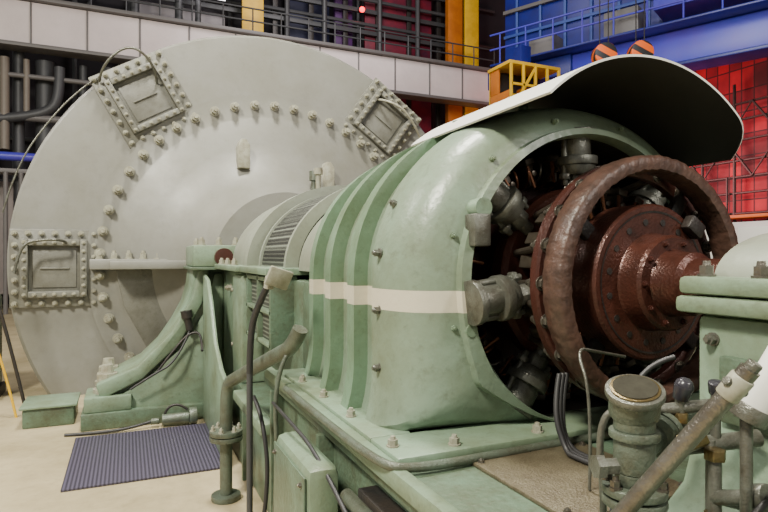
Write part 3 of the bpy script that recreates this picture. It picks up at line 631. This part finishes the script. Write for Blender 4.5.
bx(CA,'hanger',(7.2,5.0,5.93),(7.5,5.3,6.45),BLUE,0.01)
for i,x in enumerate((6.7,7.05,7.4,7.75,8.1)):
    bx(CA,'post_%d'%i,(x-0.03,4.68,4.77),(x+0.03,4.74,5.85),YEL,0.005)
bx(CA,'rear_post',(6.68,5.52,4.77),(6.74,5.58,5.85),YEL,0.005)
bx(CA,'mid_rail',(6.7,4.68,5.35),(8.1,4.72,5.41),YEL,0.005)
prism(CA,'diagonal_brace',[(6.7,4.8),(6.78,4.8),(7.42,5.8),(7.34,5.8)],'y',4.69,4.72,YEL,0.003)
for i,(x,y) in enumerate(((7.75,2.9),(8.35,2.5))):
    HK=root('crane_hook_block',(x,y,5.4))
    cyls(HK,'sheave_cheek',[((x-0.05,y-0.12,5.60),(x+0.05,y+0.12,5.60),0.24)],HAZ,32,0.02)
    bx(HK,'yoke',(x-0.16,y-0.07,5.3),(x+0.16,y+0.07,5.55),HAZ,0.04)
    cyls(HK,'ropes',[((x-0.12,y,5.7),(x-0.12,y,13.99),0.012),((x+0.12,y,5.7),(x+0.12,y,13.99),0.012)],BLACK,8)
    tube(HK,'hook',[(x,y,5.3),(x,y,5.2),(x+0.12,y,5.1),(x,y,4.97),(x-0.13,y,5.07)],0.035,BLACK)
SC=root('scaffold_frame',(12.2,4,0))
bm=bmesh.new()
for i in range(24):
    y=-9+i*0.87; addcyl(bm,(12.3,y,0),(12.3,y,5.6),0.04,None,6)
for z in (1.6,2.4,2.9,3.3,3.7,4.2,4.7,5.1): addcyl(bm,(12.3,-10,z),(12.3,11.5,z),0.03,None,6)
for i in range(15):
    y=-9+i*1.3; addcyl(bm,(12.25,y,3.3),(12.25,y+1.3,5.1),0.03,None,6)
    addcyl(bm,(12.25,y+1.3,3.3),(12.25,y,5.1),0.02,None,6)
    addcyl(bm,(12.2,y+0.6,2.3),(12.2,y+0.6,3.3),0.03,None,6)
fin(bm,'poles',SC,BLACK)
bx(SC,'deck',(11.8,-10,2.25),(12.4,11.5,2.33),ORG,0.01)
EQ=root('switchgear_cabinet',(10,1,0))
bx(EQ,'cabinet',(9.2,0.2,0),(10.4,2.6,2.0),PALE,0.02)
for i in range(3):
    bx(EQ,'door_panel_%d'%i,(9.17,0.25+i*0.8,0.15),(9.2,0.95+i*0.8,1.9),WHITE,0.01)

# ---------------------------------------------------------------- lamps
def area(name,loc,tgt,size,power,col=(1,1,1)):
    l=bpy.data.lights.new(name,'AREA'); l.energy=power; l.size=size; l.color=col
    o=bpy.data.objects.new(name,l); o.location=loc
    o.rotation_euler=(V(tgt)-V(loc)).to_track_quat('-Z','Y').to_euler(); bpy.context.collection.objects.link(o)
area('hall_lamp_key',(-5.5,-7.0,7.5),(-0.5,-2.5,1),1.2,1450,(1,0.95,0.81))
area('hall_lamp_top',(-0.8,-2.6,8),(0,-3.5,0),1.1,900,(1,0.96,0.85))
area('hall_lamp_front',(1.5,-9.0,4.2),(0,-4.9,1.2),0.8,130,(1,0.95,0.88))
area('hall_lamp_left',(-7,0,8),(-2.5,2,1),2.0,450,(1,0.93,0.86))
area('red_wall_fill',(9.0,5,3.5),(12.6,5.5,4.0),2.5,420,(1,0.35,0.35))  # added red fill to brighten the right wall, not a hall fixture
area('hall_lamp_back',(3,5,10.5),(4,11,6),3.0,400,(1,0.93,0.92))
area('hall_lamp_crane',(4,-2,9),(9.5,4,6.2),2.0,360,(0.92,0.92,1))
w=bpy.data.worlds.new('hall_world'); bpy.context.scene.world=w; w.use_nodes=True
w.node_tree.nodes['Background'].inputs['Color'].default_value=(1,0.98,0.94,1)
w.node_tree.nodes['Background'].inputs['Strength'].default_value=0.45

cd=bpy.data.cameras.new('camera'); cd.sensor_width=36; cd.lens=27; cd.clip_start=0.02; cd.clip_end=100
co=bpy.data.objects.new('camera',cd); co.location=(-1.47,-6.35,1.35); co.rotation_euler=(math.radians(90),0,math.radians(-24))
bpy.context.collection.objects.link(co); bpy.context.scene.camera=co
